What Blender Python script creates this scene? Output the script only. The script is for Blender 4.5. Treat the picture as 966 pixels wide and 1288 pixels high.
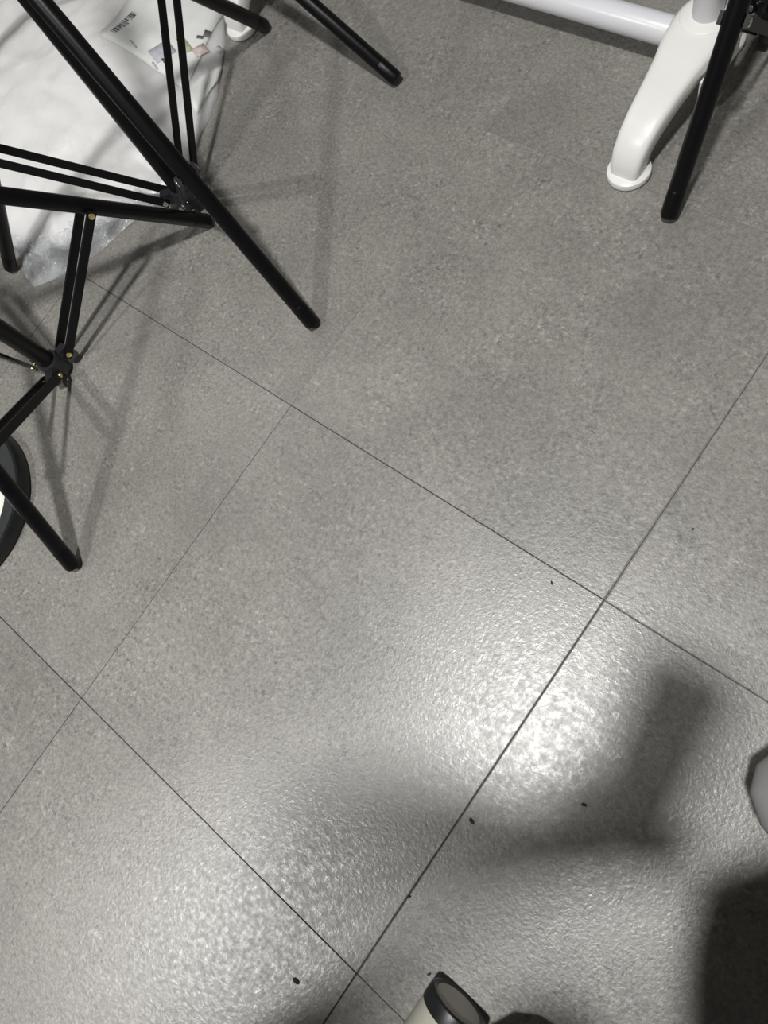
import bpy, bmesh, math, random
from mathutils import Vector, Matrix, noise

for o in list(bpy.data.objects):
    bpy.data.objects.remove(o)
scene = bpy.context.scene
COL = scene.collection
random.seed(7)

# ------------------------------------------------------------------ camera
CAM = Vector((0.49711, 0.34714, 0.75204))
R0 = Vector((0.774398, 0.569692, -0.275243))     # picture right
R1 = Vector((0.508223, -0.819214, -0.265703))    # picture down
R2 = Vector((-0.376852, 0.065875, -0.923928))    # looking direction
cam_d = bpy.data.cameras.new('camera')
cam = bpy.data.objects.new('camera', cam_d)
COL.objects.link(cam)
M = Matrix((R0, -R1, -R2)).transposed().to_4x4()
M.translation = CAM
cam.matrix_world = M
cam_d.sensor_fit = 'HORIZONTAL'
cam_d.sensor_width = 36
cam_d.lens = 870 / 966 * 36
cam_d.clip_start = 0.004
scene.camera = cam

# ------------------------------------------------------------------ world, lamps, exposure
world = bpy.data.worlds.new('world')
scene.world = world
world.use_nodes = True
world.node_tree.nodes['Background'].inputs[0].default_value = (0.8, 0.82, 0.85, 1)
world.node_tree.nodes['Background'].inputs[1].default_value = 0.02
CEIL = 2.42
LAMPS = [((0.43, 0.15, 2.36), 0.16, 46, (1.0, 0.995, 0.975)),
         ((-0.20, -1.25, 2.36), 0.16, 31, (1.0, 0.99, 0.975)),
         ((-1.5, 0.6, 2.36), 0.30, 3, (1.0, 0.98, 0.95))]  # third lamp is an added weak fill, not read off any shadow
for i, (p, s, w, c) in enumerate(LAMPS):
    ld = bpy.data.lights.new('ceiling_lamp_light', 'AREA')
    ld.shape = 'DISK'
    ld.size = s
    ld.energy = w
    ld.color = c
    lo = bpy.data.objects.new('ceiling_lamp_light', ld)
    lo.location = p
    COL.objects.link(lo)
vs = scene.view_settings
scene.display_settings.display_device = 'sRGB'
vs.view_transform = 'Standard'
vs.look = 'None'
vs.gamma = 1
vs.use_curve_mapping = False
vs.exposure = 0.0

# ------------------------------------------------------------------ materials
def mat(name, col, rough=0.5, metal=0.0, spec=0.5, **kw):
    m = bpy.data.materials.new(name)
    m.use_nodes = True
    b = m.node_tree.nodes['Principled BSDF']
    b.inputs['Base Color'].default_value = (*col, 1)
    b.inputs['Roughness'].default_value = rough
    b.inputs['Metallic'].default_value = metal
    b.inputs['Specular IOR Level'].default_value = spec
    for k, v in kw.items():
        b.inputs[k].default_value = v
    return m

def add_noise(m, scale, amount, bump=0.0, bscale=None, rough_amt=0.0):
    """fine colour variation and relief from object coordinates"""
    nt = m.node_tree
    b = nt.nodes['Principled BSDF']
    tc = nt.nodes.new('ShaderNodeTexCoord')
    n = nt.nodes.new('ShaderNodeTexNoise')
    n.inputs['Scale'].default_value = scale
    n.inputs['Detail'].default_value = 4
    nt.links.new(tc.outputs['Object'], n.inputs['Vector'])
    mp = nt.nodes.new('ShaderNodeMapRange')
    mp.inputs[1].default_value = 0.3
    mp.inputs[2].default_value = 0.7
    mp.inputs[3].default_value = 1 - amount
    mp.inputs[4].default_value = 1 + amount
    nt.links.new(n.outputs[0], mp.inputs[0])
    mx = nt.nodes.new('ShaderNodeMix')
    mx.data_type = 'RGBA'
    mx.blend_type = 'MULTIPLY'
    mx.inputs[0].default_value = 1
    mx.inputs[6].default_value = b.inputs['Base Color'].default_value
    nt.links.new(mp.outputs[0], mx.inputs[7])
    nt.links.new(mx.outputs[2], b.inputs['Base Color'])
    if bump:
        n2 = nt.nodes.new('ShaderNodeTexNoise')
        n2.inputs['Scale'].default_value = bscale or scale
        n2.inputs['Detail'].default_value = 5
        nt.links.new(tc.outputs['Object'], n2.inputs['Vector'])
        bp = nt.nodes.new('ShaderNodeBump')
        bp.inputs['Strength'].default_value = bump
        bp.inputs['Distance'].default_value = 0.002
        nt.links.new(n2.outputs[0], bp.inputs['Height'])
        nt.links.new(bp.outputs[0], b.inputs['Normal'])
    return m

def tile_material():
    m = bpy.data.materials.new('grey_stone_vinyl')
    m.use_nodes = True
    nt = m.node_tree
    N, L = nt.nodes, nt.links
    b = N['Principled BSDF']
    g = N.new('ShaderNodeNewGeometry')
    oi = N.new('ShaderNodeObjectInfo')
    off = N.new('ShaderNodeVectorMath'); off.operation = 'SCALE'
    off.inputs['Scale'].default_value = 37.0
    cx = N.new('ShaderNodeCombineXYZ')
    L.new(oi.outputs['Random'], cx.inputs[2])
    L.new(cx.outputs[0], off.inputs[0])
    ad = N.new('ShaderNodeVectorMath'); ad.operation = 'ADD'
    L.new(g.outputs['Position'], ad.inputs[0])
    L.new(off.outputs[0], ad.inputs[1])
    def nz(scale, detail, rough=0.55):
        n = N.new('ShaderNodeTexNoise')
        n.inputs['Scale'].default_value = scale
        n.inputs['Detail'].default_value = detail
        n.inputs['Roughness'].default_value = rough
        L.new(ad.outputs[0], n.inputs['Vector'])
        return n.outputs[0]
    def rng(src, a, bb, c, d):
        mp = N.new('ShaderNodeMapRange')
        for k, v in enumerate((a, bb, c, d)):
            mp.inputs[k + 1].default_value = v
        L.new(src, mp.inputs[0])
        return mp.outputs[0]
    def mul(x, y):
        mm = N.new('ShaderNodeMath'); mm.operation = 'MULTIPLY'
        L.new(x, mm.inputs[0]); L.new(y, mm.inputs[1])
        return mm.outputs[0]
    blotch = rng(nz(5, 7, 0.65), 0.3, 0.7, 0.80, 1.20)
    grain = rng(nz(210, 3, 0.6), 0.3, 0.7, 0.80, 1.20)
    fine = rng(nz(430, 2, 0.6), 0.3, 0.7, 0.82, 1.18)
    # pale flecks and dark pits come in patches
    mask = rng(nz(14, 4, 0.7), 0.42, 0.60, 0.0, 1.0)
    def patchy(src, a0, a1, amt):
        d = N.new('ShaderNodeMath'); d.operation = 'MULTIPLY_ADD'
        L.new(mul(rng(src, a0, a1, 0.0, 1.0), mask), d.inputs[0])
        d.inputs[1].default_value = amt
        d.inputs[2].default_value = 1.0
        return d.outputs[0]
    fleck = patchy(nz(135, 3, 0.75), 0.54, 0.70, 0.62)
    pit = patchy(nz(105, 3, 0.75), 0.44, 0.30, -0.34)
    v = mul(mul(mul(blotch, grain), fine), mul(fleck, pit))
    tone = rng(oi.outputs['Random'], 0, 1, 0.985, 1.015)
    v = mul(v, tone)
    mx = N.new('ShaderNodeMix'); mx.data_type = 'RGBA'; mx.blend_type = 'MULTIPLY'
    mx.inputs[0].default_value = 1
    mx.inputs[6].default_value = (0.226, 0.216, 0.198, 1)
    L.new(v, mx.inputs[7])
    L.new(mx.outputs[2], b.inputs['Base Color'])
    L.new(rng(nz(160, 3), 0.3, 0.7, 0.29, 0.47), b.inputs['Roughness'])
    b.inputs['Specular IOR Level'].default_value = 1.0
    bp = N.new('ShaderNodeBump')
    bp.inputs['Strength'].default_value = 0.30
    bp.inputs['Distance'].default_value = 0.0012
    L.new(nz(270, 3, 0.6), bp.inputs['Height'])
    L.new(bp.outputs[0], b.inputs['Normal'])
    return m

MT = {
    'tile': tile_material(),
    'joint': mat('dark_joint', (0.05, 0.046, 0.05), 0.8),
    'wall': add_noise(mat('wall_paint', (0.42, 0.41, 0.40), 0.8), 6, 0.04),
    'ceil': add_noise(mat('ceiling_paint', (0.36, 0.36, 0.35), 0.9), 6, 0.03),
    'black': add_noise(mat('black_painted_tube', (0.003, 0.003, 0.0036), 0.36, spec=0.22), 60, 0.25),
    'bar': add_noise(mat('black_strut_bar', (0.003, 0.003, 0.004), 0.42, spec=0.25), 60, 0.25),
    'rubber': add_noise(mat('black_rubber', (0.003, 0.003, 0.003), 0.6, spec=0.2), 80, 0.3),
    'collar': add_noise(mat('dark_grey_plastic', (0.016, 0.016, 0.020), 0.4), 90, 0.2),
    'screw': mat('silver_screw', (0.72, 0.7, 0.66), 0.25, 1.0),
    'brass': mat('yellow_zinc_screw', (0.75, 0.64, 0.28), 0.28, 1.0),
    'rackw': add_noise(mat('white_plastic', (0.80, 0.79, 0.765), 0.32), 30, 0.02),
    'rackt': add_noise(mat('white_lacquered_tube', (0.72, 0.72, 0.755), 0.28), 30, 0.02),
    'film': None, 'clear': None,
    'paper': add_noise(mat('printed_paper_white', (0.80, 0.81, 0.79), 0.5), 40, 0.05),
    'ink': add_noise(mat('black_ink', (0.13, 0.13, 0.14), 0.6), 200, 0.4),
    'inkgrey': add_noise(mat('lavender_grey_ink', (0.52, 0.51, 0.57), 0.6), 200, 0.1),
    'inkgreen': add_noise(mat('green_ink', (0.44, 0.48, 0.32), 0.6), 150, 0.2),
    'inkred': add_noise(mat('faded_red_ink', (0.60, 0.50, 0.47), 0.6), 150, 0.2),
    'cream': add_noise(mat('cream_disc_face', (0.86, 0.86, 0.78), 0.45), 40, 0.02),
    'rim': add_noise(mat('black_rim', (0.008, 0.009, 0.010), 0.4), 60, 0.3),
    'band': add_noise(mat('charcoal_band', (0.028, 0.030, 0.032), 0.55), 60, 0.2),
    'beige': add_noise(mat('beige_plastic', (0.46, 0.455, 0.385), 0.45), 40, 0.04),
    'greyp': add_noise(mat('grey_plastic', (0.17, 0.168, 0.165), 0.6), 40, 0.04),
    'seat': add_noise(mat('black_mesh_fabric', (0.012, 0.012, 0.012), 0.9), 300, 0.4, 0.3, 400),
    'crumb': add_noise(mat('dark_crumb', (0.03, 0.026, 0.026), 0.8), 300, 0.4),
    'skin': add_noise(mat('skin', (0.55, 0.36, 0.27), 0.5), 60, 0.06),
    'shirt': add_noise(mat('dark_shirt', (0.05, 0.05, 0.06), 0.9), 200, 0.3),
    'trousers': add_noise(mat('black_trousers', (0.015, 0.015, 0.017), 0.95), 200, 0.3),
    'hair': add_noise(mat('black_hair', (0.01, 0.009, 0.008), 0.5), 300, 0.4),
    'phone': mat('phone_black_glass', (0.01, 0.01, 0.012), 0.15),
    'diffuser': None,
}

def film_material(name, col, clear):
    m = bpy.data.materials.new(name)
    m.use_nodes = True
    nt = m.node_tree
    N, L = nt.nodes, nt.links
    b = N['Principled BSDF']
    b.inputs['Base Color'].default_value = (*col, 1)
    b.inputs['Roughness'].default_value = 0.3
    if not clear:
        b.inputs['Subsurface Weight'].default_value = 0.8
        b.inputs['Subsurface Radius'].default_value = (1, 1, 1)
        b.inputs['Subsurface Scale'].default_value = 0.06
    tc = N.new('ShaderNodeTexCoord')
    n = N.new('ShaderNodeTexNoise')
    n.inputs['Scale'].default_value = 9 if not clear else 40
    n.inputs['Detail'].default_value = 4
    n.inputs['Distortion'].default_value = 0.25
    L.new(tc.outputs['Object'], n.inputs['Vector'])
    bp = N.new('ShaderNodeBump')
    bp.inputs['Strength'].default_value = 0.8 if not clear else 1.0
    bp.inputs['Distance'].default_value = 0.010 if not clear else 0.006
    L.new(n.outputs[0], bp.inputs['Height'])
    L.new(bp.outputs[0], b.inputs['Normal'])
    if clear:
        out = N['Material Output']
        t = N.new('ShaderNodeBsdfTransparent')
        t.inputs[0].default_value = (0.93, 0.94, 0.95, 1)
        mx = N.new('ShaderNodeMixShader')
        n2 = N.new('ShaderNodeTexNoise')
        n2.inputs['Scale'].default_value = 26
        n2.inputs['Detail'].default_value = 3
        n2.inputs['Distortion'].default_value = 0.6
        L.new(tc.outputs['Object'], n2.inputs['Vector'])
        mp = N.new('ShaderNodeMapRange')
        mp.inputs[1].default_value = 0.35
        mp.inputs[2].default_value = 0.7
        mp.inputs[3].default_value = 0.05
        mp.inputs[4].default_value = 0.42
        b.inputs['Roughness'].default_value = 0.14
        L.new(n2.outputs[0], mp.inputs[0])
        L.new(mp.outputs[0], mx.inputs[0])
        L.new(t.outputs[0], mx.inputs[1])
        L.new(b.outputs[0], mx.inputs[2])
        L.new(mx.outputs[0], out.inputs[0])
    return m
MT['film'] = film_material('white_plastic_film', (0.90, 0.885, 0.875), False)
MT['clear'] = film_material('clear_plastic_film', (0.74, 0.76, 0.78), True)
def lamp_material():
    m = mat('lamp_diffuser', (0.9, 0.9, 0.88), 0.5)
    b = m.node_tree.nodes['Principled BSDF']
    b.inputs['Emission Color'].default_value = (1, 0.98, 0.95, 1)
    b.inputs['Emission Strength'].default_value = 3
    return m
MT['diffuser'] = lamp_material()

# ------------------------------------------------------------------ mesh helpers
def frame_to(d):
    d = Vector(d).normalized()
    return Vector((0, 0, 1)).rotation_difference(d).to_matrix()

def add_lathe(bm, base, axis, prof, seg=24, caps=True):
    """prof: list of (radius, distance along axis)"""
    rot = frame_to(axis)
    base = Vector(base)
    rings = []
    for r, h in prof:
        rings.append([bm.verts.new(base + rot @ Vector((r * math.cos(2 * math.pi * k / seg), r * math.sin(2 * math.pi * k / seg), h))) for k in range(seg)])
    for a, b in zip(rings[:-1], rings[1:]):
        for k in range(seg):
            bm.faces.new((a[k], a[(k + 1) % seg], b[(k + 1) % seg], b[k]))
    if caps:
        bm.faces.new(list(reversed(rings[0])))
        bm.faces.new(rings[-1])

def add_rod(bm, a, b, r, seg=24, rnd=None):
    a, b = Vector(a), Vector(b)
    L = (b - a).length
    c = rnd if rnd is not None else min(r * 0.3, 0.003)
    add_lathe(bm, a, b - a, [(r - c, 0), (r - c * 0.3, c * 0.3), (r, c), (r, L - c), (r - c * 0.3, L - c * 0.3), (r - c, L)], seg)

def add_bar(bm, a, b, w, h, up=(0, 0, 1)):
    """rectangular bar from a to b; w sideways, h along up"""
    a, b = Vector(a), Vector(b)
    d = (b - a).normalized()
    s = d.cross(Vector(up)).normalized()
    u = s.cross(d).normalized()
    vs_ = []
    for p in (a, b):
        for sx, sy in ((-1, -1), (1, -1), (1, 1), (-1, 1)):
            vs_.append(bm.verts.new(p + s * (sx * w / 2) + u * (sy * h / 2)))
    for q in ((3, 2, 1, 0), (4, 5, 6, 7), (0, 1, 5, 4), (1, 2, 6, 5), (2, 3, 7, 6), (3, 0, 4, 7)):
        bm.faces.new([vs_[k] for k in q])

def add_box(bm, c, s, rot=None):
    c = Vector(c)
    vs_ = []
    for z in (-1, 1):
        for x, y in ((-1, -1), (1, -1), (1, 1), (-1, 1)):
            v = Vector((x * s[0] / 2, y * s[1] / 2, z * s[2] / 2))
            if rot is not None:
                v = rot @ v
            vs_.append(bm.verts.new(c + v))
    for q in ((3, 2, 1, 0), (4, 5, 6, 7), (0, 1, 5, 4), (1, 2, 6, 5), (2, 3, 7, 6), (3, 0, 4, 7)):
        bm.faces.new([vs_[k] for k in q])

def add_sweep(bm, rings, caps=True):
    """rings: list of equal-length point lists"""
    vr = [[bm.verts.new(p) for p in r] for r in rings]
    n = len(vr[0])
    for a, b in zip(vr[:-1], vr[1:]):
        for k in range(n):
            bm.faces.new((a[k], a[(k + 1) % n], b[(k + 1) % n], b[k]))
    if caps:
        bm.faces.new(list(reversed(vr[0])))
        bm.faces.new(vr[-1])

def obj(name, bm, m, parent=None, smooth=True, angle=40):
    me = bpy.data.meshes.new(name)
    bmesh.ops.recalc_face_normals(bm, faces=bm.faces[:])
    bm.to_mesh(me)
    bm.free()
    ms = m if isinstance(m, (list, tuple)) else [m]
    for k in ms:
        me.materials.append(MT[k])
    if smooth:
        me.shade_smooth()
        me.set_sharp_from_angle(angle=math.radians(angle))
    o = bpy.data.objects.new(name, me)
    COL.objects.link(o)
    if parent is not None:
        o.parent = parent
    return o

def empty(name, loc, rz=0.0):
    o = bpy.data.objects.new(name, None)
    o.location = loc
    o.rotation_euler.z = rz
    o.empty_display_size = 0.05
    COL.objects.link(o)
    return o

def tag(o, label=None, cat=None, group=None, kind=None):
    if label: o['label'] = label
    if cat: o['category'] = cat
    if group: o['group'] = group
    if kind: o['kind'] = kind
    return o

# ------------------------------------------------------------------ the room
T = 0.45
X0, X1, Y0, Y1 = -2.70, 2.70, -2.25, 2.70
bm = bmesh.new()
add_box(bm, ((X0 + X1) / 2, (Y0 + Y1) / 2, -0.0265), (X1 - X0, Y1 - Y0, 0.05))
floor = tag(obj('floor', bm, 'joint', smooth=False), 'grey stone-look vinyl tile floor with thin dark joints', 'floor', kind='structure')
def joint(axis, line, cell):
    """(gap, chamfer) of the joint on grid line `line` along cell `cell`; laid by hand, some butt tightly"""
    r = random.Random(line * 131 + cell * 17 + (axis == 'x') * 7)
    special = {('x', 0, 1): (.0001, .0001), ('x', 0, 2): (.0001, .0001), ('y', 2, -1): (.0001, .0001), ('y', 2, -2): (.0001, .0001),
               ('y', 2, 0): (.0003, .0004), ('x', 0, 0): (.0005, .0003), ('x', 1, 1): (.0008, .0016), ('x', 1, 0): (.0010, .0009),
               ('x', 1, -1): (.0015, .0002), ('y', 1, 0): (.0010, .0003), ('y', 1, -1): (.0008, .0003), ('y', 1, 1): (.0006, .0010),
               ('y', 0, 0): (.0008, .0004), ('y', 0, -1): (.0010, .0003), ('x', 0, -1): (.0007, .0003), ('y', 2, 1): (.0003, .0005)}
    return special.get((axis, line, cell), (r.uniform(.0003, .0009), r.uniform(.0002, .0005)))
for ix in range(int(round(X0 / T)), int(round(X1 / T))):
    for iy in range(int(round(Y0 / T)), int(round(Y1 / T))):
        jl, jr = joint('x', ix, iy), joint('x', ix + 1, iy)
        jb, jt = joint('y', iy, ix), joint('y', iy + 1, ix)
        cx_, cy_ = (ix + .5) * T, (iy + .5) * T
        h = T / 2
        bm = bmesh.new()
        def lev(k, z):
            x0, x1 = -h + jl[0] / 2 + jl[1] * k, h - jr[0] / 2 - jr[1] * k
            y0, y1 = -h + jb[0] / 2 + jb[1] * k, h - jt[0] / 2 - jt[1] * k
            return [Vector((x0, y0, z)), Vector((x1, y0, z)), Vector((x1, y1, z)), Vector((x0, y1, z))]
        add_sweep(bm, [lev(0, -.0015), lev(0, -.0006), lev(1, 0)])
        o = obj('tile', bm, 'tile', floor, smooth=False)
        o.location = (cx_, cy_, 0)

def wall(name, c, s, m='wall'):
    bm = bmesh.new()
    add_box(bm, c, s)
    return tag(obj(name, bm, m, smooth=False), kind='structure')
wall('wall_left', (X0 - .05, (Y0 + Y1) / 2, CEIL / 2), (.1, Y1 - Y0 + .2, CEIL))
wall('wall_right', (X1 + .05, (Y0 + Y1) / 2, CEIL / 2), (.1, Y1 - Y0 + .2, CEIL))
wall('wall_back', ((X0 + X1) / 2, Y1 + .05, CEIL / 2), (X1 - X0, .1, CEIL))
wall('wall_front', ((X0 + X1) / 2, Y0 - .05, CEIL / 2), (X1 - X0, .1, CEIL))
wall('ceiling', ((X0 + X1) / 2, (Y0 + Y1) / 2, CEIL + .05), (X1 - X0 + .2, Y1 - Y0 + .2, .1), 'ceil')
lamp_labels = ['small round ceiling lamp above the office chair', 'round ceiling lamp above the standing person', 'wide round ceiling lamp added as weak fill on the plastic bag side']
for (p, s, w, c), lb in zip(LAMPS, lamp_labels):
    t = empty('ceiling_lamp', (p[0], p[1], CEIL))
    tag(t, lb, 'lamp', 'round ceiling lamps')
    bm = bmesh.new()
    add_lathe(bm, (0, 0, 0), (0, 0, -1), [(s / 2 + .03, 0), (s / 2 + .03, .03), (s / 2 + .026, .034), (s / 2 + .012, .034)], 32)
    obj('housing', bm, 'rackw', t)
    bm = bmesh.new()
    add_lathe(bm, (0, 0, -.034), (0, 0, -1), [(s / 2 + .011, 0), (s / 2 + .009, .004), (s / 2, .006)], 32)
    obj('diffuser', bm, 'diffuser', t)

# ------------------------------------------------------------------ light stands
def light_stand(loc, az0, r, H, label, collar_z=0.012, leg_r=0.0100, jfrac=0.378, brass=False, low=False):
    """tripod: column, three legs, each tied to the low collar by a pair of flat bars"""
    t = empty('light_stand', loc)
    tag(t, label, 'light stand', 'black tripod light stands')
    Z = Vector((0, 0, 1))
    # column in three drawn-out sections
    bm = bmesh.new()
    add_rod(bm, (0, 0, collar_z), (0, 0, H + .30), .0125)
    col = obj('column', bm, 'black', t)
    bm = bmesh.new()
    add_rod(bm, (0, 0, H + .28), (0, 0, H + .72), .0105)
    obj('upper_column', bm, 'black', t)
    bm = bmesh.new()
    add_rod(bm, (0, 0, H + .71), (0, 0, H + .76), .008)
    obj('spigot', bm, 'screw', t)
    bm = bmesh.new()
    add_lathe(bm, (0, 0, H + .27), Z, [(.017, 0), (.019, .004), (.019, .04), (.016, .045)], 24)
    cl = obj('clamp', bm, 'collar', t)
    bm = bmesh.new()
    add_lathe(bm, (.017, 0, H + .292), (1, 0, 0), [(.004, 0), (.004, .012), (.013, .014), (.014, .028), (.011, .031)], 12)
    obj('clamp_knob', bm, 'rubber', cl)
    # top collar, sliding along the column
    bm = bmesh.new()
    add_lathe(bm, (0, 0, H - .025), Z, [(.015, 0), (.019, .003), (.019, .047), (.015, .05)], 24)
    for k in range(3):
        a = az0 + k * 2 * math.pi / 3
        d = Vector((math.cos(a), math.sin(a), 0))
        s = Vector((-d.y, d.x, 0))
        for sg in (-1, 1):
            add_bar(bm, d * .014 + s * sg * .0125 + Z * H, d * .036 + s * sg * .0125 + Z * (H - .004), .003, .03)
    obj('top_collar', bm, 'collar', t)
    # low collar with forked lugs
    bm = bmesh.new()
    add_lathe(bm, (0, 0, collar_z - .006), Z, [(.013, 0), (.0165, .002), (.0175, .006), (.0175, .028), (.0150, .031)], 24)
    for k in range(3):
        a = az0 + k * 2 * math.pi / 3
        d = Vector((math.cos(a), math.sin(a), 0))
        s = Vector((-d.y, d.x, 0))
        add_bar(bm, d * .012 + Z * (collar_z + .012), d * .032 + Z * (collar_z + .014), .012, .018)
    lc = obj('low_collar', bm, 'collar', t)
    for k in range(3):
        a = az0 + k * 2 * math.pi / 3
        d = Vector((math.cos(a), math.sin(a), 0))
        s = Vector((-d.y, d.x, 0))
        foot = d * r
        top = d * .012 + Z * H
        ax = (top - foot).normalized()
        # the rim of the cap touches the floor
        zc = .0105 * math.sqrt(1 - ax.z ** 2)
        p0 = foot + Z * (zc + .0002)
        bm = bmesh.new()
        add_rod(bm, p0 + ax * .012, top, leg_r)
        leg = obj('leg', bm, 'black', t)
        bm = bmesh.new()
        q = leg_r * 1.02
        add_lathe(bm, p0, ax, [(q * .6, 0), (q * .9, .0012), (q, .004), (q, .030), (q * .96, .033), (leg_r * .9, .034)], 24)
        obj('rubber_foot', bm, 'black', leg)
        J = foot + (Vector((0, 0, H)) - foot) * jfrac
        # pair of flat bars either side of the leg
        ia = d * .027 + Z * (collar_z + .016)
        for sg in (-1, 1):
            bm = bmesh.new()
            off = s * sg * (leg_r + .0026)
            dv = (J - ia).normalized()
            add_bar(bm, ia + off - dv * .006, J + off + dv * .007, .0040, .0115, up=Z)
            obj('strut', bm, 'bar', t, smooth=False)
        bm = bmesh.new()
        w = leg_r + .006
        add_lathe(bm, J - s * w, s, [(.0016, 0), (.0040, .0006), (.0046, .002), (.0046, .0034), (.0022, .0036), (.0022, 2 * w - .0036), (.0046, 2 * w - .0034), (.0046, 2 * w - .002), (.0040, 2 * w - .0006), (.0016, 2 * w)], 16)
        obj('leg_screw', bm, 'brass' if brass else 'screw', t)
        bm = bmesh.new()
        add_lathe(bm, ia - s * w, s, [(.0016, 0), (.0038, .0006), (.0042, .002), (.0042, .0034), (.0022, .0036), (.0022, 2 * w - .0036), (.0042, 2 * w - .0034), (.0042, 2 * w - .002), (.0038, 2 * w - .0006), (.0016, 2 * w)], 16)
        obj('collar_screw', bm, 'brass' if brass else 'screw', t)
    return t

light_stand((-.3514, .3161, 0), math.radians(78.75), .304, .40,
            'black tripod light stand with yellow screws, one leg crossing the white disc', brass=True)
light_stand((-.3489, .6291, 0), math.radians(-13.5), .318, .43,
            'black tripod light stand with silver screws standing over the white plastic bag edge', jfrac=.43)
light_stand((-.673, .942, 0), math.radians(357.5), .510, .30,
            'low wide black tripod stand behind the bag, one leg ending on bare tile', collar_z=.045, jfrac=.60)
light_stand((.250, 1.146, 0), math.radians(275.2), .276, .44,
            'black tripod light stand close beside the white rack foot')

# ------------------------------------------------------------------ white garment rack
rk_a, rk_b = Vector((-.481, .920, 0)), Vector((.201, .908, 0))
rk_dir = (rk_b - rk_a).normalized()
rk_rz = math.atan2(rk_dir.y, rk_dir.x)
rk_n = Vector((-rk_dir.y, rk_dir.x, 0))
HALF = .150
rk = empty('garment_rack', (rk_a + rk_b) / 2 + rk_n * HALF, rk_rz)
tag(rk, 'white garment rack with tubular bars and arched plastic feet', 'garment rack')
hx = (rk_b - rk_a).length / 2
def rack_foot(x, parent):
    # arched plastic foot: section swept along y, its ends turned down to the floor
    bm = bmesh.new()
    path = []
    # (y, z of centre line, width, height) for one half, mirrored
    half = [(-.150, .004, .036, None), (-.1495, .020, .038, None), (-.145, .033, .040, None), (-.135, .0435, .042, None),
            (-.118, .052, .045, None), (-.09, .060, .049, None), (-.06, .066, .056, None), (-.035, .070, .066, None), (-.012, .071, .071, None)]
    # the end behind the post is shorter
    pts = half + [(-y * .40, z, w, None) for (y, z, w, _) in reversed(half)]
    P = [Vector((x, y, z)) for (y, z, w, _) in pts]
    rings = []
    for i, (y, z, w, _) in enumerate(pts):
        a = P[max(i - 1, 0)]
        b = P[min(i + 1, len(P) - 1)]
        d = (b - a).normalized()
        s = Vector((1, 0, 0))
        u = s.cross(d).normalized()
        th = .030 if abs(y) > .05 else .034
        ring = []
        nseg = 20
        for k in range(nseg):
            t = 2 * math.pi * k / nseg
            ct, st = math.cos(t), math.sin(t)
            ex = math.copysign(abs(ct) ** .45, ct)
            ey = math.copysign(abs(st) ** .45, st)
            p = P[i] + s * (ex * w / 2) + u * (ey * th / 2)
            p.z = max(p.z, .003)
            ring.append(p)
        rings.append(ring)
    add_sweep(bm, rings)
    f = obj('foot', bm, 'rackw', parent, angle=50)
    for yp in (-.148, .057):
        bm = bmesh.new()
        add_lathe(bm, (x, yp, 0), (0, 0, 1), [(.022, 0), (.0255, .002), (.0265, .006), (.0255, .0095), (.021, .012), (.012, .013)], 32)
        obj('foot_pad', bm, 'rackw', f)
    bm = bmesh.new()
    add_lathe(bm, (x, 0, .066), (0, 0, 1), [(.0305, 0), (.0305, .018), (.029, .022), (.0245, .0245), (.019, .0245)], 32)
    # lip along one side of the socket
    add_bar(bm, (x + .035, -.062, .052), (x + .036, .008, .056), .007, .026)
    obj('post_socket', bm, 'rackw', f)
for sg in (-1, 1):
    rack_foot(sg * hx, rk)
    bm = bmesh.new()
    add_rod(bm, (sg * hx, 0, .082), (sg * hx, 0, 1.45), .0165)
    obj('post', bm, 'rackt', rk)
bm = bmesh.new()
add_rod(bm, (-hx + .012, .013, .042), (hx - .012, .013, .042), .0165)
obj('lower_bar', bm, 'rackt', rk)
bm = bmesh.new()
add_rod(bm, (-hx - .06, 0, 1.46), (hx + .06, 0, 1.46), .016)
obj('hanging_bar', bm, 'rackt', rk)

# ------------------------------------------------------------------ white plastic bag
OUT = [(-0.505, 0.395), (-0.537, 0.401), (-0.575, 0.424), (-0.61, 0.425), (-0.661, 0.405), (-0.73, 0.43), (-0.87, 0.545), (-1.03, 0.68),
       (-1.16, 0.82), (-1.115, 0.975), (-0.779, 1.022), (-0.63, 1.005), (-0.535, 0.938), (-0.482, 0.871), (-0.437, 0.80), (-0.418, 0.739),
       (-0.404, 0.688), (-0.398, 0.638), (-0.404, 0.599), (-0.423, 0.553), (-0.437, 0.497), (-0.456, 0.457), (-0.479, 0.424)]
INN = list(OUT)
# the filled part stops short of the clear end
INN[0] = (-0.525, 0.462); INN[1] = (-0.552, 0.440); INN[2] = (-0.585, 0.434)
INN[18] = (-0.412, 0.601); INN[19] = (-0.440, 0.567); INN[20] = (-0.464, 0.535); INN[21] = (-0.484, 0.498); INN[22] = (-0.500, 0.468)
BC = Vector((-0.78, 0.70))

def densify(poly, n):
    out = []
    for i, p in enumerate(poly):
        q = poly[(i + 1) % len(poly)]
        for k in range(n):
            t = k / n
            out.append(Vector((p[0] + (q[0] - p[0]) * t, p[1] + (q[1] - p[1]) * t)))
    return out

def rho_of(x, y, poly):
    """0 at the centre, 1 at the outline of a star-shaped polygon"""
    d = Vector((x, y)) - BC
    if d.length < 1e-6:
        return 0.0
    best = 1e9
    for i in range(len(poly)):
        a = Vector(poly[i]) - BC
        b = Vector(poly[(i + 1) % len(poly)]) - BC
        ed = b - a
        det = d.x * (-ed.y) + ed.x * d.y
        if abs(det) < 1e-12:
            continue
        t = (a.x * (-ed.y) + ed.x * a.y) / det
        u = (d.x * a.y - d.y * a.x) / det
        if t > 0 and -1e-6 <= u <= 1 + 1e-6:
            best = min(best, t)
    return min(1 / best, 1.0) if best < 1e8 else 1.0

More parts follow.
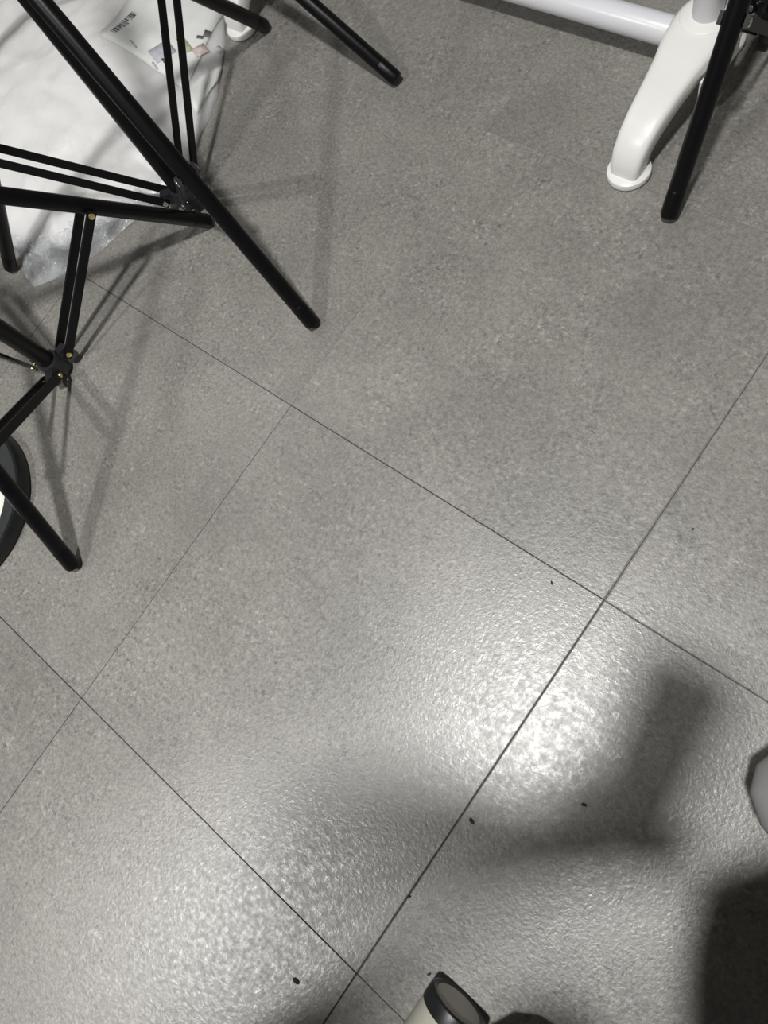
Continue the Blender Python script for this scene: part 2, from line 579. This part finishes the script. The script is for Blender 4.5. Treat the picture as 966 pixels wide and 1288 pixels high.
def wrinkle(x, y):
    v = Vector((x * 9, y * 9, 0.3))
    w = noise.noise(v) * .5 + abs(noise.noise(v * 2.1 + Vector((5, 1, 0)))) * .5 + abs(noise.noise(v * 4.3)) * .22
    return w

def bag_h(x, y):
    rho = rho_of(x, y, INN)
    edge = max(0.0, 1 - rho ** 5)
    base = .030 * edge ** .55
    rise = .012 * max(0, 1 - rho ** 2)
    return base + rise + (.014 * wrinkle(x, y)) * min(1, edge * 2.5) + .0012

bag = empty('plastic_bag', (BC.x, BC.y, 0))
tag(bag, 'white plastic bag with clear end lying crumpled under the light stands', 'bag')
bm = bmesh.new()
ring_pts = densify(INN, 8)
NR = 46
rows = []
for k in range(NR + 1):
    s = math.sin(k / NR * math.pi / 2) if k else 0
    if k == 0:
        continue
    row = []
    for p in ring_pts:
        q = BC + (p - BC) * s
        jit = 0.004 * noise.noise(Vector((p.x * 22, p.y * 22, 3))) * (s ** 6)
        q = q + (p - BC).normalized() * jit
        z = bag_h(q.x, q.y) if k < NR else .0015
        row.append(bm.verts.new((q.x - BC.x, q.y - BC.y, z)))
    rows.append(row)
c0 = bm.verts.new((0, 0, bag_h(BC.x, BC.y)))
n = len(ring_pts)
for i in range(n):
    bm.faces.new((c0, rows[0][i], rows[0][(i + 1) % n]))
for a, b in zip(rows[:-1], rows[1:]):
    for i in range(n):
        bm.faces.new((a[i], b[i], b[(i + 1) % n], a[(i + 1) % n]))
low = [bm.verts.new((v.co.x, v.co.y, .0004)) for v in rows[-1]]
for i in range(n):
    bm.faces.new((rows[-1][i], low[i], low[(i + 1) % n], rows[-1][(i + 1) % n]))
bm.faces.new(low)
obj('bag_body', bm, 'film', bag, angle=80)
# clear crumpled end: a double film from the filled part to the outer edge
bm = bmesh.new()
idx = [18, 19, 20, 21, 22, 0, 1, 2, 3]
def dens_open(poly, ids, n):
    out = []
    for a, b in zip(ids[:-1], ids[1:]):
        for k in range(n):
            t = k / n
            out.append(Vector((poly[a][0] * (1 - t) + poly[b][0] * t, poly[a][1] * (1 - t) + poly[b][1] * t)))
    out.append(Vector(poly[ids[-1]]))
    return out
o_ = dens_open(OUT, idx, 18)
i_ = dens_open(INN, idx, 18)
NS = 22
for layer in (0, 1):
    grid = []
    for po, pi in zip(o_, i_):
        row = []
        for k in range(NS + 1):
            t = k / NS
            st = pi + (po - pi) * (t * 1.0) + (pi - po).normalized() * .012 * (1 - t) if (pi - po).length > 1e-5 else pi
            w = abs(noise.noise(Vector((st.x * 40, st.y * 40, 1.7 + layer)))) + .6 * abs(noise.noise(Vector((st.x * 95, st.y * 95, 4.7))))
            z = .0012 + layer * .001 + (.016 * (1 - t) + .007) * (.25 + 1.3 * w) * (1 - t ** 6) * (1 if layer else .5)
            row.append(bm.verts.new((st.x - BC.x, st.y - BC.y, z)))
        grid.append(row)
    for a, b in zip(grid[:-1], grid[1:]):
        for k in range(NS):
            bm.faces.new((a[k], a[k + 1], b[k + 1], b[k]))
tag(obj('clear_end', bm, 'clear', bag, angle=25), 'clear crinkled plastic end of the bag')
# printed packaging sheet lying on the bag
def patch(name, corners, m, lift, parent, nu=10, nv=10):
    bm = bmesh.new()
    g = []
    for i in range(nu + 1):
        row = []
        for j in range(nv + 1):
            u, v = i / nu, j / nv
            a = Vector(corners[0]).lerp(Vector(corners[1]), u)
            b = Vector(corners[3]).lerp(Vector(corners[2]), u)
            p = a.lerp(b, v)
            row.append(bm.verts.new((p.x - BC.x, p.y - BC.y, max(bag_h(p.x, p.y), .004) + lift)))
        g.append(row)
    for a, b in zip(g[:-1], g[1:]):
        for k in range(nv):
            bm.faces.new((a[k], a[k + 1], b[k + 1], b[k]))
    o = obj(name, bm, m, parent, angle=60)
    md = o.modifiers.new('thickness', 'SOLIDIFY')
    md.thickness = .0006
    md.offset = -1
    return o
lab = patch('printed_sheet', [(-.676, .792), (-.686, .93), (-.535, .945), (-.468, .775)], 'paper', .0030, bag, 14, 14)
tag(lab, 'white printed packaging sheet with barcode')
patch('folded_flap', [(-.462, .846), (-.448, .818), (-.430, .752), (-.468, .772)], 'paper', .0045, lab, 6, 6)
# barcode bars along the left end of the sheet
bx, by = Vector((-.6625, .806)), Vector((-.6575, .853))
for k in range(13):
    t = k / 12
    wd = random.choice((.0008, .0012, .002))
    p = bx.lerp(by, t)
    d = (by - bx).normalized()
    s = Vector((d.y, -d.x))
    le = .016 if k not in (4, 8) else .010
    c = [p - d * wd, p + d * wd, p + d * wd + s * le, p - d * wd + s * le]
    patch('barcode_bar', [tuple(q) for q in c], 'ink' if k % 3 else 'inkgrey', .0038, lab, 2, 2)
def rect(cx, cy, w, h, ang):
    a = math.radians(ang)
    d, s = Vector((math.cos(a), math.sin(a))), Vector((-math.sin(a), math.cos(a)))
    c = Vector((cx, cy))
    return [tuple(c - d * w / 2 - s * h / 2), tuple(c + d * w / 2 - s * h / 2), tuple(c + d * w / 2 + s * h / 2), tuple(c - d * w / 2 + s * h / 2)]
patch('printed_panel', rect(-.548, .812, .030, .036, -20), 'inkgrey', .0038, lab, 3, 3)
patch('printed_line', rect(-.528, .797, .022, .0035, -22), 'ink', .0045, lab, 3, 2)
patch('printed_line', rect(-.540, .785, .016, .003, -22), 'inkgrey', .0040, lab, 3, 2)
patch('printed_band', rect(-.528, .842, .034, .012, -20), 'inkgreen', .0038, lab, 3, 2)
patch('printed_band', rect(-.500, .846, .018, .022, -20), 'inkred', .0042, lab, 3, 2)
patch('printed_mark', rect(-.5125, .878, .010, .013, 25), 'ink', .0042, lab, 2, 2)
patch('printed_mark', rect(-.5165, .866, .010, .006, 25), 'ink', .0042, lab, 2, 2)
patch('printed_mark', rect(-.484, .868, .008, .012, 10), 'inkgrey', .0042, lab, 2, 2)
patch('printed_line', rect(-.600, .800, .020, .003, -18), 'inkgrey', .0038, lab, 3, 2)

# ------------------------------------------------------------------ white disc with black rim
dsc = empty('round_disc', (-.362, .062, 0))
tag(dsc, 'cream white round disc with a wide black rim under the tripod leg', 'disc')
RD = .133
bm = bmesh.new()
add_lathe(bm, (0, 0, 0), (0, 0, 1), [(RD - .004, 0), (RD, .003), (RD, .018), (RD - .003, .022), (RD - .007, .022), (RD - .009, .018), (RD - .009, .0008)], 64)
obj('rim', bm, 'rim', dsc)
bm = bmesh.new()
add_lathe(bm, (0, 0, .001), (0, 0, 1), [(RD - .008, 0), (RD - .008, .0165), (RD - .030, .0150), (RD - .031, .010)], 64)
obj('band', bm, 'band', dsc)
bm = bmesh.new()
add_lathe(bm, (0, 0, .002), (0, 0, 1), [(RD - .0305, 0), (RD - .0305, .0135), (RD - .034, .0155), (.002, .0165)], 64)
obj('face', bm, 'cream', dsc)

# ------------------------------------------------------------------ office chair (only casters and shadow reach the picture)
CH = Vector((.896, .151, 0))
chair = empty('office_chair', CH)
tag(chair, 'office chair with black seat and beige casters beside the standing person', 'chair')
bm = bmesh.new()
add_lathe(bm, (0, 0, .075), (0, 0, 1), [(.045, 0), (.05, .005), (.05, .05), (.035, .06), (.028, .12), (.028, .20), (.024, .205), (.024, .33), (.022, .335)], 32)
obj('gas_column', bm, 'rim', chair)
def superpad(bm, c, sx, sy, z0, z1, ex=.5):
    rings = []
    for f, z in ((.86, z0), (.97, z0 + (z1 - z0) * .15), (1, z0 + (z1 - z0) * .45), (.97, z0 + (z1 - z0) * .8), (.85, z1), (.4, z1 + .004)):
        ring = []
        for k in range(48):
            t = 2 * math.pi * k / 48
            ct, st = math.cos(t), math.sin(t)
            ring.append(Vector((c[0] + math.copysign(abs(ct) ** ex, ct) * sx * f, c[1] + math.copysign(abs(st) ** ex, st) * sy * f, z)))
        rings.append(ring)
    add_sweep(bm, rings)
bm = bmesh.new()
superpad(bm, (0, 0, 0), .24, .24, .43, .51, .35)
bmesh.ops.rotate(bm, verts=bm.verts[:], cent=(0, 0, 0), matrix=Matrix.Rotation(math.radians(34), 3, 'Z'))
bmesh.ops.translate(bm, verts=bm.verts[:], vec=(.015, .05, 0))
obj('seat', bm, 'seat', chair)
bm = bmesh.new()
add_bar(bm, (.14, -.05, .42), (.30, -.10, .44), .06, .015)
add_bar(bm, (.295, -.10, .435), (.31, -.105, .80), .06, .015, up=(1, 0, 0))
obj('back_bracket', bm, 'rim', chair)
bm = bmesh.new()
rings = []
for z, w in ((.60, .16), (.63, .20), (.75, .215), (.9, .21), (1.0, .19), (1.04, .14)):
    ring = []
    for k in range(24):
        t = 2 * math.pi * k / 24
        ct, st = math.cos(t), math.sin(t)
        n_ = Vector((math.cos(-.32), math.sin(-.32), 0))
        s_ = Vector((-n_.y, n_.x, 0))
        ring.append(Vector((.285, -.095, z)) + s_ * (math.copysign(abs(ct) ** .5, ct) * w) + n_ * (math.copysign(abs(st) ** .6, st) * .02 - .03 * (1 - abs(ct))))
    rings.append(ring)
add_sweep(bm, rings)
obj('backrest', bm, 'seat', chair)

dn = Vector((.5, -.866, 0))
rt = Vector((.866, .5, 0))
for o_s, flip in ((Vector((.565, .118, 0)) - CH, 1), (Vector((.565, .118, 0)) - CH + rt * .66, -1)):
    bm = bmesh.new()
    rings = []
    for q, w, th in ((0, .012, .012), (.006, .026, .022), (.02, .034, .028), (.10, .036, .030), (.22, .034, .030), (.245, .026, .022), (.25, .012, .012)):
        ring = []
        for j in range(16):
            t = 2 * math.pi * j / 16
            ct, st = math.cos(t), math.sin(t)
            ring.append(o_s + dn * q + rt * (math.copysign(abs(ct) ** .7, ct) * w) + Vector((0, 0, .62 + math.copysign(abs(st) ** .7, st) * th / 2)))
        rings.append(ring)
    add_sweep(bm, rings)
    ar = obj('armrest', bm, 'rim', chair)
    bm = bmesh.new()
    b0 = o_s + dn * .15
    add_bar(bm, b0 + Vector((0, 0, .61)), b0 + rt * flip * .02 + Vector((0, 0, .42)), .03, .05, up=dn)
    add_bar(bm, b0 + rt * flip * .01 + Vector((0, 0, .42)), b0 + rt * flip * .20 + Vector((0, 0, .42)), .05, .014)
    obj('armrest_post', bm, 'rim', ar)

def caster(pos, ax, parent, zleg):
    """twin-wheel caster, wheel axle along ax"""
    ax = Vector(ax).normalized()
    side = Vector((-ax.y, ax.x, 0))
    p = Vector(pos)
    rw = .0300
    bm = bmesh.new()
    # hood: beige barrel around and between the wheels
    add_lathe(bm, p + Vector((0, 0, rw)) - ax * .0275, ax, [(rw * .9, 0), (rw * .975, .001), (rw * .99, .002), (rw * .99, .053), (rw * .975, .0545), (rw * .85, .055)], 40)
    add_lathe(bm, p + Vector((0, 0, rw)) + Vector((0, 0, .02)), (0, 0, 1), [(.013, 0), (.012, zleg - rw - .02)], 20)
    ca = obj('caster', bm, 'beige', parent)
    for sg in (-1, 1):
        bm = bmesh.new()
        b0 = p + Vector((0, 0, rw)) + ax * (sg * .016 + (.002 if sg > 0 else -.002))
        add_lathe(bm, b0, ax * sg, [(rw * .9, 0), (rw, .002), (rw, .012), (rw * .97, .015), (rw * .90, .0162), (rw * .80, .0150)], 40)
        obj('wheel', bm, 'rim', ca)
        bm = bmesh.new()
        add_lathe(bm, b0 + ax * sg * .010, ax * sg, [(rw * .80, 0), (rw * .80, .0046), (rw * .76, .0052), (rw * .3, .0056)], 40)
        obj('hub_cover', bm, 'beige', ca)
    return ca
legs = []
c1 = Vector((.540, .026, 0)) - CH
a1 = math.atan2(c1.y, c1.x)
for k in range(5):
    a = a1 - k * 2 * math.pi / 5
    d = Vector((math.cos(a), math.sin(a), 0))
    rr = .294
    s = Vector((-d.y, d.x, 0))
    def sect(q, w, zc, th):
        ring = []
        for j in range(40):
            t = 2 * math.pi * j / 40
            ct, st = math.cos(t), math.sin(t)
            ring.append(d * q + s * (math.copysign(abs(ct) ** .7, ct) * w) + Vector((0, 0, zc + math.copysign(abs(st) ** .7, st) * th / 2)))
        return ring
    bm = bmesh.new()
    add_sweep(bm, [sect(*q) for q in ((.03, .05, .105, .035), (.12, .042, .10, .032), (.22, .036, .086, .026), (.28, .036, .076, .022), (.31, .034, .072, .018))])
    bl = obj('base_leg', bm, 'seat', chair)
    bm = bmesh.new()
    add_sweep(bm, [sect(*q) for q in ((.255, .038, .080, .028), (.28, .055, .075, .027), (.305, .072, .071, .025), (.330, .076, .069, .024), (.352, .067, .067, .021), (.368, .044, .065, .016), (.376, .027, .063, .011), (.380, .01, .062, .006))])
    if k == 0:
        # this leg is turned a little and sits further back above its caster
        for v_ in bm.verts:
            q = v_.co.dot(d); l_ = v_.co.dot(s)
            v_.co = d * (q - .030) + s * (l_ * .75 + .012) + Vector((0, 0, v_.co.z))
    obj('leg_end_cap', bm, 'greyp', bl)
    caster(d * (.377 if k == 0 else .320), (0, 1, 0) if k == 0 else (math.cos(a + 1.0 + k), math.sin(a + 1.0 + k), 0), chair, .062)

# ------------------------------------------------------------------ the photographer, standing outside the picture, and the phone
def person():
    V, E, RAD = [], [], []
    def v(p, r, prev=None):
        V.append(Vector(p)); RAD.append(r if isinstance(r, tuple) else (r, r))
        if prev is not None:
            E.append((prev, len(V) - 1))
        return len(V) - 1
    pel = v((.435, -.285, .90), (.15, .12))
    w1 = v((.48, -.225, 1.05), (.14, .11), pel)
    ch_ = v((.545, -.145, 1.20), (.15, .115), w1)
    nk0 = v((.595, -.07, 1.34), (.085, .075), ch_)
    nk = v((.60, -.035, 1.42), .05, nk0)
    hd = v((.59, -.005, 1.50), (.075, .088), nk)
    hd2 = v((.585, .0, 1.57), (.078, .092), hd)
    v((.59, -.005, 1.64), (.05, .06), hd2)
    # left arm, holding the phone
    s1 = v((.475, -.07, 1.31), .060, nk0)
    u1 = v((.43, .02, 1.17), .045, s1)
    e1 = v((.387, .099, 1.00), .056, u1)
    f1 = v((.447, .153, .89), .044, e1)
    wr = v((.505, .200, .81), .027, f1)
    pa = v((.535, .220, .758), (.034, .022), wr)
    # right arm hanging
    s2 = v((.735, .01, 1.30), .062, nk0)
    u2 = v((.79, -.01, 1.16), .045, s2)
    e2 = v((.825, -.03, 1.03), .041, u2)
    f2 = v((.835, .0, .91), .036, e2)
    w2 = v((.845, .03, .80), .027, f2)
    p2 = v((.85, .045, .73), (.036, .02), w2)
    # legs
    for hp, kn, an in (((.505, -.245, .84), (.505, -.25, .48), (.50, -.28, .09)), ((.36, -.33, .84), (.345, -.34, .48), (.335, -.37, .09))):
        h = v(hp, .098, pel)
        m = v(Vector(hp).lerp(Vector(kn), .5), .082, h)
        k_ = v(kn, .064, m)
        m2 = v(Vector(kn).lerp(Vector(an), .4), .062, k_)
        a_ = v(an, .05, m2)
        v(Vector(an) + Vector((0, 0, -.045)), .04, a_)
    me = bpy.data.meshes.new('person')
    me.from_pydata(V, E, [])
    o = bpy.data.objects.new('person', me)
    COL.objects.link(o)
    sk = o.modifiers.new('skin', 'SKIN')
    sk.use_smooth_shade = True
    for i, sv in enumerate(me.skin_vertices[0].data):
        sv.radius = RAD[i]
        sv.use_root = (i == 0)
    ss = o.modifiers.new('sub', 'SUBSURF')
    ss.levels = ss.render_levels = 2
    return o, V[pa], V[wr], V[p2], V[w2]

per, PA, WR, P2, W2 = person()
def dress_material():
    """shirt, trousers and skin by height on the body (object coordinates)"""
    m = bpy.data.materials.new('shirt_trousers_skin')
    m.use_nodes = True
    nt = m.node_tree
    b = nt.nodes['Principled BSDF']
    b.inputs['Roughness'].default_value = .85
    tc = nt.nodes.new('ShaderNodeTexCoord')
    sp = nt.nodes.new('ShaderNodeSeparateXYZ')
    nt.links.new(tc.outputs['Object'], sp.inputs[0])
    r = nt.nodes.new('ShaderNodeValToRGB')
    r.color_ramp.interpolation = 'CONSTANT'
    el = r.color_ramp.elements
    el[0].position = 0; el[0].color = (.015, .015, .017, 1)
    el[1].position = .93 / 1.8; el[1].color = (.05, .05, .06, 1)
    e3 = el.new(1.39 / 1.8); e3.color = (.55, .36, .27, 1)
    mu = nt.nodes.new('ShaderNodeMath'); mu.operation = 'DIVIDE'
    mu.inputs[1].default_value = 1.8
    nt.links.new(sp.outputs[2], mu.inputs[0])
    nt.links.new(mu.outputs[0], r.inputs[0])
    # the arms hang in front of the hips: sleeve down to the wrist, then skin
    def cmp(src, val, op):
        c = nt.nodes.new('ShaderNodeMath'); c.operation = op
        c.inputs[1].default_value = val
        nt.links.new(src, c.inputs[0])
        return c.outputs[0]
    def mixc(f, a_, b_):
        x = nt.nodes.new('ShaderNodeMix'); x.data_type = 'RGBA'
        nt.links.new(f, x.inputs[0])
        for k_, q in ((6, a_), (7, b_)):
            if isinstance(q, tuple):
                x.inputs[k_].default_value = q
            else:
                nt.links.new(q, x.inputs[k_])
        return x.outputs[2]
    arm = mixc(cmp(sp.outputs[2], .825, 'LESS_THAN'), (.05, .05, .06, 1), (.55, .36, .27, 1))
    both = nt.nodes.new('ShaderNodeMath'); both.operation = 'MULTIPLY'
    nt.links.new(cmp(sp.outputs[1], -.11, 'GREATER_THAN'), both.inputs[0])
    nt.links.new(cmp(sp.outputs[2], .94, 'LESS_THAN'), both.inputs[1])
    nt.links.new(mixc(both.outputs[0], r.outputs[0], arm), b.inputs['Base Color'])
    return m
per.data.materials.append(dress_material())
tag(per, 'standing person in dark shirt and black trousers holding a phone downward', 'person')

def hand_fingers(palm, wrist, across, curl, name):
    """five tapering fingers rooted inside the palm"""
    d = (palm - wrist).normalized()
    a = Vector(across).normalized()
    a = (a - d * a.dot(d)).normalized()
    nrm = d.cross(a) * curl
    V, E, RAD = [], [], []
    def ch(pts, rs):
        p = None
        for q, r in zip(pts, rs):
            V.append(q); RAD.append(r)
            if p is not None:
                E.append((p, len(V) - 1))
            p = len(V) - 1
    for k, (o, L) in enumerate(((-.028, .068), (-.010, .078), (.009, .073), (.027, .058))):
        b = palm + a * o + d * .005
        ch([b, b + d * L * .45 + nrm * L * .08, b + d * L * .75 + nrm * L * .32, b + d * L * .82 + nrm * L * .62], [.0092, .0086, .0080, .0070])
    b = palm - a * .028 - d * .03
    ch([b, b - a * .022 + d * .02 + nrm * .008, b - a * .028 + d * .045 + nrm * .022], [.011, .0098, .0085])
    me = bpy.data.meshes.new(name)
    me.from_pydata(V, E, [])
    o = bpy.data.objects.new(name, me)
    COL.objects.link(o)
    o.parent = per
    sk = o.modifiers.new('skin', 'SKIN')
    sk.use_smooth_shade = True
    roots = {0, 4, 8, 12, 16}
    for i, sv in enumerate(me.skin_vertices[0].data):
        sv.radius = (RAD[i], RAD[i])
        sv.use_root = i in roots
    ss = o.modifiers.new('sub', 'SUBSURF')
    ss.levels = ss.render_levels = 2
    me.materials.append(MT['skin'])
    return o
ROT_PHONE = Matrix((R0, -R1, -R2)).transposed() @ Matrix.Rotation(math.radians(-25), 3, 'Z')
def grip_fingers():
    """four fingers closing round one edge of the phone, the thumb on the other"""
    V, E, RAD, roots = [], [], [], []
    def ch(pts, rs):
        roots.append(len(V))
        for i, (q, r) in enumerate(zip(pts, rs)):
            V.append(CAM + ROT_PHONE @ Vector(q)); RAD.append(r)
            if i:
                E.append((len(V) - 2, len(V) - 1))
    for o, tip in ((-.030, -.018), (-.011, -.008), (.008, -.010), (.027, -.016)):
        y = -.127 + o
        ch([(.000, -.128 + o * .8, .030), (-.020, y, .0245), (-.0315, y, .012), (-.0310, y, -.003), (tip, y, -.0085)], [.0095, .0090, .0086, .0080, .0068])
    ch([(.018, -.134, .032), (.048, -.122, .0265), (.0665, -.112, .014), (.0670, -.104, .001)], [.0115, .0102, .0096, .0082])
    me = bpy.data.meshes.new('fingers')
    me.from_pydata(V, E, [])
    o = bpy.data.objects.new('fingers', me)
    COL.objects.link(o)
    o.parent = per
    sk = o.modifiers.new('skin', 'SKIN')
    sk.use_smooth_shade = True
    for i, sv in enumerate(me.skin_vertices[0].data):
        sv.radius = (RAD[i], RAD[i])
        sv.use_root = i in roots
    ss = o.modifiers.new('sub', 'SUBSURF')
    ss.levels = ss.render_levels = 2
    me.materials.append(MT['skin'])
grip_fingers()
hand_fingers(P2, W2, (.5, .8, 0), 1, 'fingers')
bm = bmesh.new()
bmesh.ops.create_uvsphere(bm, u_segments=24, v_segments=16, radius=1)
for v in bm.verts:
    v.co = Vector((.592 + v.co.x * .088, -.018 + v.co.y * .098, 1.585 + v.co.z * .085))
obj('hair', bm, 'hair', per)
fw = Vector((.3, .95, 0)).normalized()
sd = Vector((fw.y, -fw.x, 0))
for an in ((.50, -.28), (.335, -.37)):
    bm = bmesh.new()
    rings = []
    for q, w, h in ((-.075, .020, .04), (-.06, .034, .075), (-.02, .038, .085), (.03, .042, .075), (.08, .046, .055), (.13, .044, .045), (.165, .030, .035), (.18, .01, .02)):
        ring = []
        for j in range(20):
            t = 2 * math.pi * j / 20
            p = Vector((an[0], an[1], 0)) + fw * q + sd * math.cos(t) * w
            p.z = max(0.0005, h / 2 + math.sin(t) * h / 2)
            ring.append(p)
        rings.append(ring)
    add_sweep(bm, rings)
    obj('shoe', bm, 'greyp', per)
# phone: lens at the camera, back towards the floor
ph = empty('smartphone', (0, 0, 0))
tag(ph, 'black smartphone held face up in the hand of the standing person', 'phone')
rot = Matrix((R0, -R1, -R2)).transposed() @ Matrix.Rotation(math.radians(-25), 3, 'Z')
bm = bmesh.new()
rings = []
W_, H_, rc = .074, .146, .011
def rr(w, h, rc, z):
    pts = []
    for cx_, cy_, a0 in ((w / 2 - rc, h / 2 - rc, 0), (-w / 2 + rc, h / 2 - rc, 90), (-w / 2 + rc, -h / 2 + rc, 180), (w / 2 - rc, -h / 2 + rc, 270)):
        for k in range(6):
            a = math.radians(a0 + 18 * k)
            pts.append(CAM + rot @ Vector((cx_ + rc * math.cos(a) + .018, cy_ + rc * math.sin(a) - .066, z)))
    return pts
add_sweep(bm, [rr(W_ - .004, H_ - .004, rc - .002, .003), rr(W_, H_, rc, .005), rr(W_, H_, rc, .009), rr(W_ - .004, H_ - .004, rc - .002, .011)])
obj('phone_body', bm, 'phone', ph)
bm = bmesh.new()
add_sweep(bm, [rr(W_ - .007, H_ - .007, rc - .003, .0108), rr(W_ - .007, H_ - .007, rc - .003, .0114)])
obj('screen', bm, 'phone', ph)

# ------------------------------------------------------------------ crumbs
CR = [(0.396, 0.436, .0022), (0.461, 0.188, .0035), (0.405, -0.048, .0042), (0.539, 0.269, .0028), (0.451, 0.091, .0022), (0.506, 0.049, .0022), (0.484, .561, .0018)]
CRL = ['tiny dark crumb on the tile a little short of the crossing joints',
       'dark crumb beside the long dark joint within the arm shadow',
       'largest dark crumb, on the tile near the crossing joints by the caster',
       'dark crumb within the shadow where the arm meets the phone',
       'tiny dark crumb lodged on the long dark joint',
       'tiny dark crumb on the tile just before the beige caster',
       'faint dark speck on the tile beyond the wide grey joint']
for i, (x, y, s) in enumerate(CR):
    bm = bmesh.new()
    bmesh.ops.create_icosphere(bm, subdivisions=2, radius=1)
    for v in bm.verts:
        k = 1 + .35 * noise.noise(v.co * 1.7 + Vector((i * 3, 0, 0)))
        v.co = Vector((v.co.x * s * .55 * k, v.co.y * s * k, (v.co.z * k + 1) * s * .16))
    mz = min(v.co.z for v in bm.verts)
    for v in bm.verts:
        v.co.z -= mz
    o = obj('crumb', bm, 'crumb')
    o.location = (x, y, .0002)
    o.rotation_euler.z = .9 + i * .37
    tag(o, CRL[i], 'crumb', 'dark crumbs on the floor')
